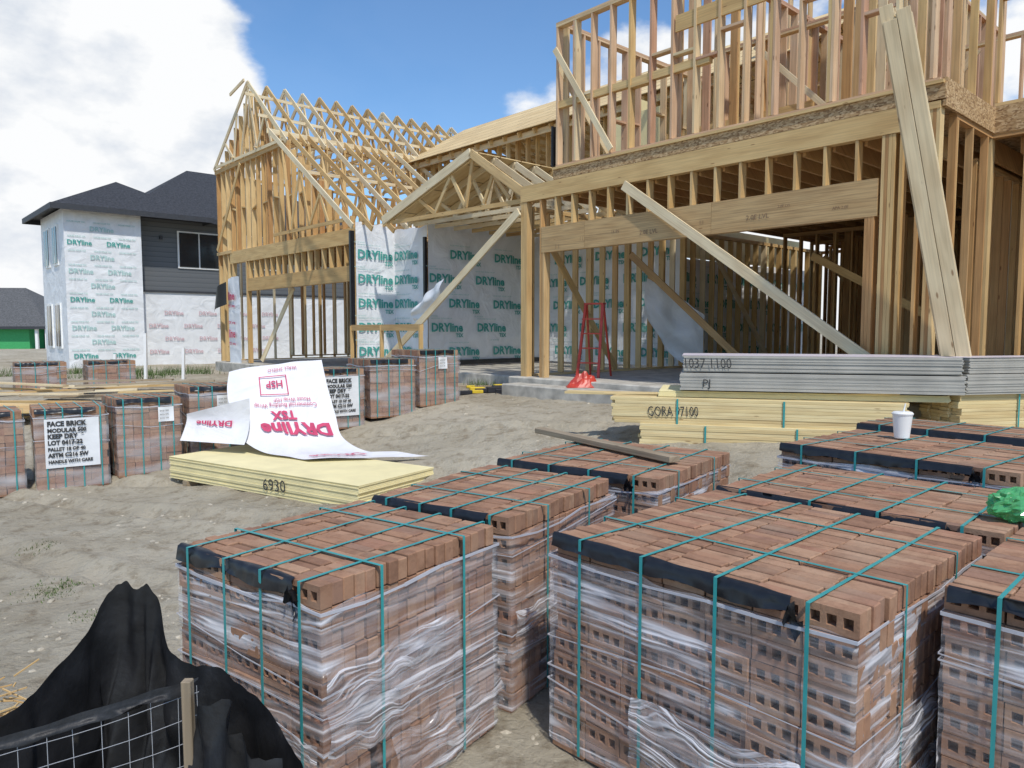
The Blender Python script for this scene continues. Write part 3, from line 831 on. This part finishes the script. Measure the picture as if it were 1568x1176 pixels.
m=MB(); stamp(m,'1037 1100',(.03,-.02,1.56),(1,0,0),(-.08,0,1),.16,0,.0,.8); stamp(m,'PJ',(.25,-.02,1.34),(1,0,0),(0,0,1),.13,0,.0); m.obj('marking',['ink'],e)
e=pile('cement_board_stack',4.88,7.88,.975,.22,[(0.02,2.9,0.03,.5,1.30,1.52,.0125,0),(.04,2.9,0.03,.5,1.53,1.70,.0125,0),(.02,2.9,0.01,.5,1.701,1.703,.002,1)],['cem','cemtop'],.001)
bundle('lumber_stack',4.85,7.95,.975,.22,2.9,.5,.5,1.29,('yl',))
e=empty('leaning_lumber_bundle'); m=MB()
b0=Vector((5.22,8.42,.95)); t0=Vector((4.24,8.42,5.46)); dr=(t0-b0).normalized()
wd=Vector((.78,-.55,.17)); wd=(wd-dr*wd.dot(dr)).normalized(); nn=dr.cross(wd)
for k in range(5):
    for j in range(2):
        off=wd*(j*.145-.07+U(-.012,.012))+nn*(k*.04-.08); ex=dr*U(-.05,.16)
        m.frame((b0+t0)/2+off+ex,(t0-b0)/2,wd*.069,nn*.0185)
m.obj('planks',['pale'],e,bevel=.003)
m=MB(); m.beam((.25,6.75,1.08),(1.16,5.2,1.08),.10,.045); o=m.obj('wood_plank',['oldw'],bevel=.004)
m=MB(); prof_=[(0,0),(.052,0),(.056,.006),(.074,.19),(.079,.192),(.080,.203),(.074,.207),(.070,.213),(0,.214)]
n=28
def cup(a,b):
    i=round(b*(len(prof_)-1)); r,z=prof_[i]; t=a*2*math.pi; return (r*math.cos(t),r*math.sin(t),z)
m.grid(n,len(prof_)-1,cup); ce=empty('disposable_cup',(3.14,5.90,1.13))
m.obj('cup_body',['white'],ce,smooth=False)
m=MB(); m.beam((.01,.01,.2),(.02,.0,.28),.008,.008); m.obj('straw',['white'],ce)
m=MB()
def bag(a,b):
    t=a*2*math.pi;p=(b-.5)*math.pi
    v=Vector((math.cos(p)*math.cos(t),math.cos(p)*math.sin(t),math.sin(p)))
    r=1+.30*noise.noise(v*2.3+Vector((3,1,2)))+.16*noise.noise(v*7)
    return (v.x*.13*r,v.y*.09*r,v.z*.085*r)
m.grid(40,24,bag); o=m.obj('green_plastic_bag',['gbag'],smooth=False); o.location=(2.54,3.66,1.12)
# ------------------------------------------------------------------ loose house wrap sheet
rows=[((-4.05,10.55,1.40),(-2.8,10.85,1.56)),((-3.95,10.2,1.15),(-2.62,10.45,1.2)),((-3.8,9.95,.82),(-2.42,10.05,.85)),((-3.6,9.75,.55),(-2.25,9.75,.56)),((-3.2,9.45,.42),(-1.85,9.5,.42)),((-2.75,9.2,.40),(-1.45,9.42,.44)),((-2.5,9.0,.41),(-1.05,9.3,.40))]
def cr(p0,p1,p2,p3,t): return .5*((2*p1)+(-p0+p2)*t+(2*p0-5*p1+4*p2-p3)*t*t+(-p0+3*p1-3*p2+p3)*t**3)
def sheet(a,b,off=0):
    x=b*(len(rows)-1); i=min(int(x),len(rows)-2); t=x-i
    def row(k,s): k=max(0,min(len(rows)-1,k)); return Vector(rows[k][s])
    L=cr(row(i-1,0),row(i,0),row(i+1,0),row(i+2,0),t); Rr=cr(row(i-1,1),row(i,1),row(i+1,1),row(i+2,1),t)
    v=L.lerp(Rr,a); v.z+=.03*math.sin(a*math.pi)*(1-b)+.02*noise.noise(Vector((a*3,b*5,0)))
    v.y-=off; v.z+=off*.8
    return v
we=empty('house_wrap_sheet'); m=MB(); m.grid(30,60,lambda a,b:sheet(a,b))
def flap(a,b):
    return (-4.5+1.0*a,10.15-.35*a-.25*b+.1*math.sin(b*3),.62+.22*(1-b)**2+.25*a*(1-b)-.12*b+.10*math.sin(b*3.1)*(1-a))
m.grid(14,14,flap)
m.obj('sheet',['wrapw'],we,smooth=True)
m=MB()
def onsheet(st,a0,b0,size,bold=.02):
    vs,fs=text(st,bold)
    m.add(vs,fs,lambda v:sheet(a0-v.x*size,b0+v.y*size*.62,.024))
onsheet('DRYline',.93,.40,.20,.04); onsheet('TSX',.62,.32,.13,.04); onsheet('Commercial Building Wrap',.85,.27,.055,0); onsheet('House Wrap HSP',.8,.24,.05,0)
onsheet('WALL SHIELD',.72,.05,.05,0); onsheet('HSP',.56,.13,.10); onsheet('DRYline',.6,.84,.14)
for x0,x1,y0,y1 in ((.32,.60,.10,.105),(.32,.60,.215,.22),(.32,.33,.10,.22),(.59,.60,.10,.22)):
    k=len(m.v); m.v+=[sheet(a,b,.022) for a,b in ((x0,y0),(x1,y0),(x1,y1),(x0,y1))]; m.uv+=[(0,0)]*4; m.f.append((k,k+1,k+2,k+3)); m.mi.append(0)
vs,fs=text('DRYline',.03)
m.add(vs,fs,lambda v:Vector(flap(.75-v.x*.17,.45+v.y*.2))+Vector((0,-.02,.02)))
m.obj('print',['red'],we)

# ------------------------------------------------------------------ loose lumber at the left and debris
random.seed(5)
e=empty('scattered_lumber'); m=MB()
for i in range(46):
    x=U(-13,-3.2);y=13.2+U(0,3.5);a=U(-.35,.5);L=U(1.2,3.6)
    z=g(x,y)+U(.03,.28)
    m.beam((x,y,z),(x+L*math.cos(a),y+L*math.sin(a)*.8,z+U(-.05,.1)),U(.09,.19),.038,random.choice((0,1,2)))
for i in range(8): m.beam((-12.5+i*.1,12.6+i*.14,.5+.02*i),(-7.8,13.2+i*.14,.55),.14,.038,0)
for i in range(26):
    x=U(-9,-1);y=U(12.5,15.5); a=U(0,6.28);L=U(.1,.6)
    z=g(x,y)+.03; m.beam((x,y,z),(x+L*math.cos(a),y+L*math.sin(a),z+.02),.06,.03,random.choice((1,2)))
m.beam((-10.6,12.4,.3),(-10.6,12.4,1.05),.1,.1,0)
m.obj('boards',['lum','pale','oldw'],e)
e=empty('power_tools'); m=MB()
for i in range(14):
    x=U(-1.5,.1); y=14.0+U(-.6,.6)-.3*x; z=g(x,y)
    s=U(.05,.12); m.frame(Vector((x,y,z+s*.5)),Vector((s*1.6,s*.3,0)),Vector((-s*.2,s*.5,0)),Vector((0,0,s*.5)),random.choice((0,0,1)))
for i in range(5):
    x=U(-1.6,.0); y=13.9+U(-.4,.4); p=Vector((x,y,g(x,y)+.02))
    for k in range(10):
        q=p+Vector((U(-.12,.12),U(-.12,.12),0)); q.z=g(q.x,q.y)+.02; m.beam(p,q,.02,.02); p=q
m.obj('tool_bodies',['toolb','tooly'],e,bevel=.01)
m=MB()
def tarp(a,b):
    h=.22*math.sin(a*math.pi)*math.sin(b*math.pi)*(1+.8*noise.noise(Vector((a*6,b*6,0)))); return (a*.6,b*.4,h)
m.grid(14,14,tarp); o=m.obj('red_tarp',['redp']); o.location=loc2w(1.7,-.5,SL-.095)
m=MB()
for x,y,h in ((-10.2,20.5,1.3),(-11.6,21.5,.7),(-9.2,20.6,.9)): m.beam((x,y,.4),(x+.04,y,.6+h),.07,.07)
m.obj('standpipe',['white'])

# ------------------------------------------------------------------ silt fence
fe=empty('silt_fence')
tp=[(-1.75,1.75,.82),(-1.51,2.1,.86),(-1.49,2.25,.88),(-1.457,2.45,.96),(-1.43,2.53,1.06),(-1.38,2.56,1.11),(-1.33,2.55,1.085),(-1.29,2.55,1.10),(-1.247,2.55,1.03),(-1.20,2.5,.90),(-1.10,2.46,.85),(-1.003,2.42,.865),(-.88,2.33,.84),(-.76,2.22,.82),(-.66,2.1,.78),(-.579,2.0,.73),(-.5,1.85,.60),(-.42,1.7,.43)]
tp=[Vector(t) for t in tp]
def crv(pts,t):
    x=t*(len(pts)-1); i=min(int(x),len(pts)-2); f=x-i
    k=lambda j:pts[max(0,min(len(pts)-1,j))]
    return cr(k(i-1),k(i),k(i+1),k(i+2),f)
m=MB()
def fab(a,b):
    v=crv(tp,a); z=v.z*(1-b)
    fold=noise.noise(Vector((a*12,b*1.5,2)))*.07+noise.noise(Vector((a*26+b*3,b*4,6)))*.035
    k=min(1,b*3)
    return (v.x-.05*b+fold*k*.6,v.y-.03*b+fold*k,z+.012*noise.noise(Vector((a*40,0,3)))*(1-b))
m.grid(170,34,fab)
def fl(a,b):
    x=-.985+.52*a; y=2.24-.46*a; f=noise.noise(Vector((a*7,b*3,4))); f2=noise.noise(Vector((a*18,b*9,1)))
    return (x+.04*f-.06*b,y-.07*b+.05*f+.02*f2-.03,.88-.17*a*a-.75*b+.03*f+.012*f2)
m.grid(34,24,fl)
def fl2(a,b):
    f=noise.noise(Vector((a*9,b*3,9)))
    return (-1.62+.62*a+.02*f-.02*b,1.72+.56*a+.02*f-.03*b,.895-.035*b*(1+f)+.01*f)
m.grid(30,5,fl2)
m.obj('fabric',['fabric'],fe,smooth=True)
m=MB(); P0=Vector((-1.62,1.72,0));P1=Vector((-1.0,2.28,0))
L=(P1-P0).length; n=int(L/.066); dv=(P1-P0)/n
for i in range(n+1):
    p=P0+dv*i; m.beam(p,p+Vector((U(-.01,.01),U(-.005,.005),.87)),.0014,.0014)
for k in range(12):
    z=.05+.072*k
    for i in range(n): m.beam(P0+dv*i+Vector((0,0,z+.005*math.sin(i*.8+k))),P0+dv*(i+1)+Vector((0,0,z+.005*math.sin(i*.8+.8+k))),.0014,.0014)
m.obj('wire_mesh',['wire'],fe)
m=MB(); m.beam((-1.0,2.21,0),(-1.005,2.21,.92),.030,.030); m.beam((-1.34,2.62,0),(-1.35,2.60,1.06),.035,.035); m.obj('stakes',['oldw'],fe,bevel=.003)
m=MB()
for i in range(900):
    x=U(-2.1,-1.62);y=U(2.3,2.75);a=U(0,3.14);L=U(.06,.2); z=U(0,.72-.9*abs(x+1.95)); z=max(z,.02); m.beam((x,y,z),(x+L*math.cos(a),y+L*math.sin(a)*.4,z+U(-.03,.04)),.005,.005)
m.obj('straw_bale',['lum'])

# ------------------------------------------------------------------ world, sun, camera
ts=Vector((.35*.57,-.94*.57,.82)).normalized()
el=math.asin(ts.z); az=math.atan2(ts.x,ts.y)
w=bpy.data.worlds.new('World'); scene.world=w; w.use_nodes=True; nt=w.node_tree
bg=nt.nodes['Background']; out=nt.nodes['World Output']
sky=N(nt,'ShaderNodeTexSky'); sky.sky_type='NISHITA'; sky.sun_disc=False; sky.sun_elevation=el; sky.sun_rotation=az
sky.air_density=1.0; sky.dust_density=.2; sky.ozone_density=3.5
hs=N(nt,'ShaderNodeHueSaturation',Saturation=1.18,Value=1.12); nt.links.new(sky.outputs[0],hs.inputs['Color'])
nt.links.new(hs.outputs[0],bg.inputs[0]); bg.inputs[1].default_value=.15
tc=N(nt,'ShaderNodeTexCoord')
def dist(c,r):
    vm=N(nt,'ShaderNodeVectorMath',operation='DISTANCE'); nt.links.new(tc.outputs['Generated'],vm.inputs[0]); vm.inputs[1].default_value=c
    mr=N(nt,'ShaderNodeMapRange'); mr.inputs['From Min'].default_value=r; mr.inputs['From Max'].default_value=0
    nt.links.new(vm.outputs['Value'],mr.inputs[0]); return mr.outputs[0]
def mth(op,a,b,clamp=False): return mth2(nt,op,a,b,clamp)
mp=N(nt,'ShaderNodeMapping'); mp.inputs['Scale'].default_value=(1,1,1.7); nt.links.new(tc.outputs['Generated'],mp.inputs[0])
n1=N(nt,'ShaderNodeTexNoise',Scale=4.4,Detail=9.0,Roughness=.53); nt.links.new(mp.outputs[0],n1.inputs[0])
b1=dist((-.54,.80,.24),.35); b2=dist((-.60,.79,.08),.42); b3=dist((.0,1.0,.12),.35); b4=dist((.45,.85,.30),.45); b5=dist((-.10,.93,.36),.32)
s=mth('MULTIPLY',b1,.85); s=mth('ADD',s,mth('MULTIPLY',b2,.3)); s=mth('ADD',s,mth('MULTIPLY',b3,.24)); s=mth('ADD',s,mth('MULTIPLY',b4,.26)); s=mth('SUBTRACT',s,mth('MULTIPLY',b5,.30))
s=mth('ADD',s,n1.outputs[0])
mr=N(nt,'ShaderNodeMapRange'); mr.interpolation_type='SMOOTHSTEP'; mr.inputs['From Min'].default_value=.55; mr.inputs['From Max'].default_value=.67
nt.links.new(s,mr.inputs[0])
veil=mth('ADD',mth('MULTIPLY',mr.outputs[0],.96),.04)
n2=N(nt,'ShaderNodeTexNoise',Scale=6.5,Detail=7.0,Roughness=.55); nt.links.new(mp.outputs[0],n2.inputs[0])
cr2=ramp(nt,[(.34,(.66,.72,.81)),(.50,(.98,.99,1.0))]); nt.links.new(n2.outputs[0],cr2.inputs[0])
bg2=N(nt,'ShaderNodeBackground'); nt.links.new(cr2.outputs[0],bg2.inputs[0]); bg2.inputs[1].default_value=1.0
mx=N(nt,'ShaderNodeMixShader'); nt.links.new(veil,mx.inputs[0]); nt.links.new(bg.outputs[0],mx.inputs[1]); nt.links.new(bg2.outputs[0],mx.inputs[2])
nt.links.new(mx.outputs[0],out.inputs[0])
sl=bpy.data.lights.new('sun','SUN'); sl.energy=3.3; sl.angle=math.radians(1.4); sl.color=(1,.95,.86)
so=bpy.data.objects.new('sun',sl); COL.objects.link(so); so.rotation_euler=ts.to_track_quat('Z','Y').to_euler()
cam=bpy.data.cameras.new('camera'); co=bpy.data.objects.new('camera',cam); COL.objects.link(co)
cam.sensor_width=36; cam.lens=25.95; cam.clip_end=3000; cam.clip_start=.05
co.location=(0,0,2.0); co.rotation_euler=(math.radians(90-4.2),0,0)
scene.camera=co
scene.view_settings.view_transform='Standard'; scene.view_settings.look='None'; scene.view_settings.exposure=0
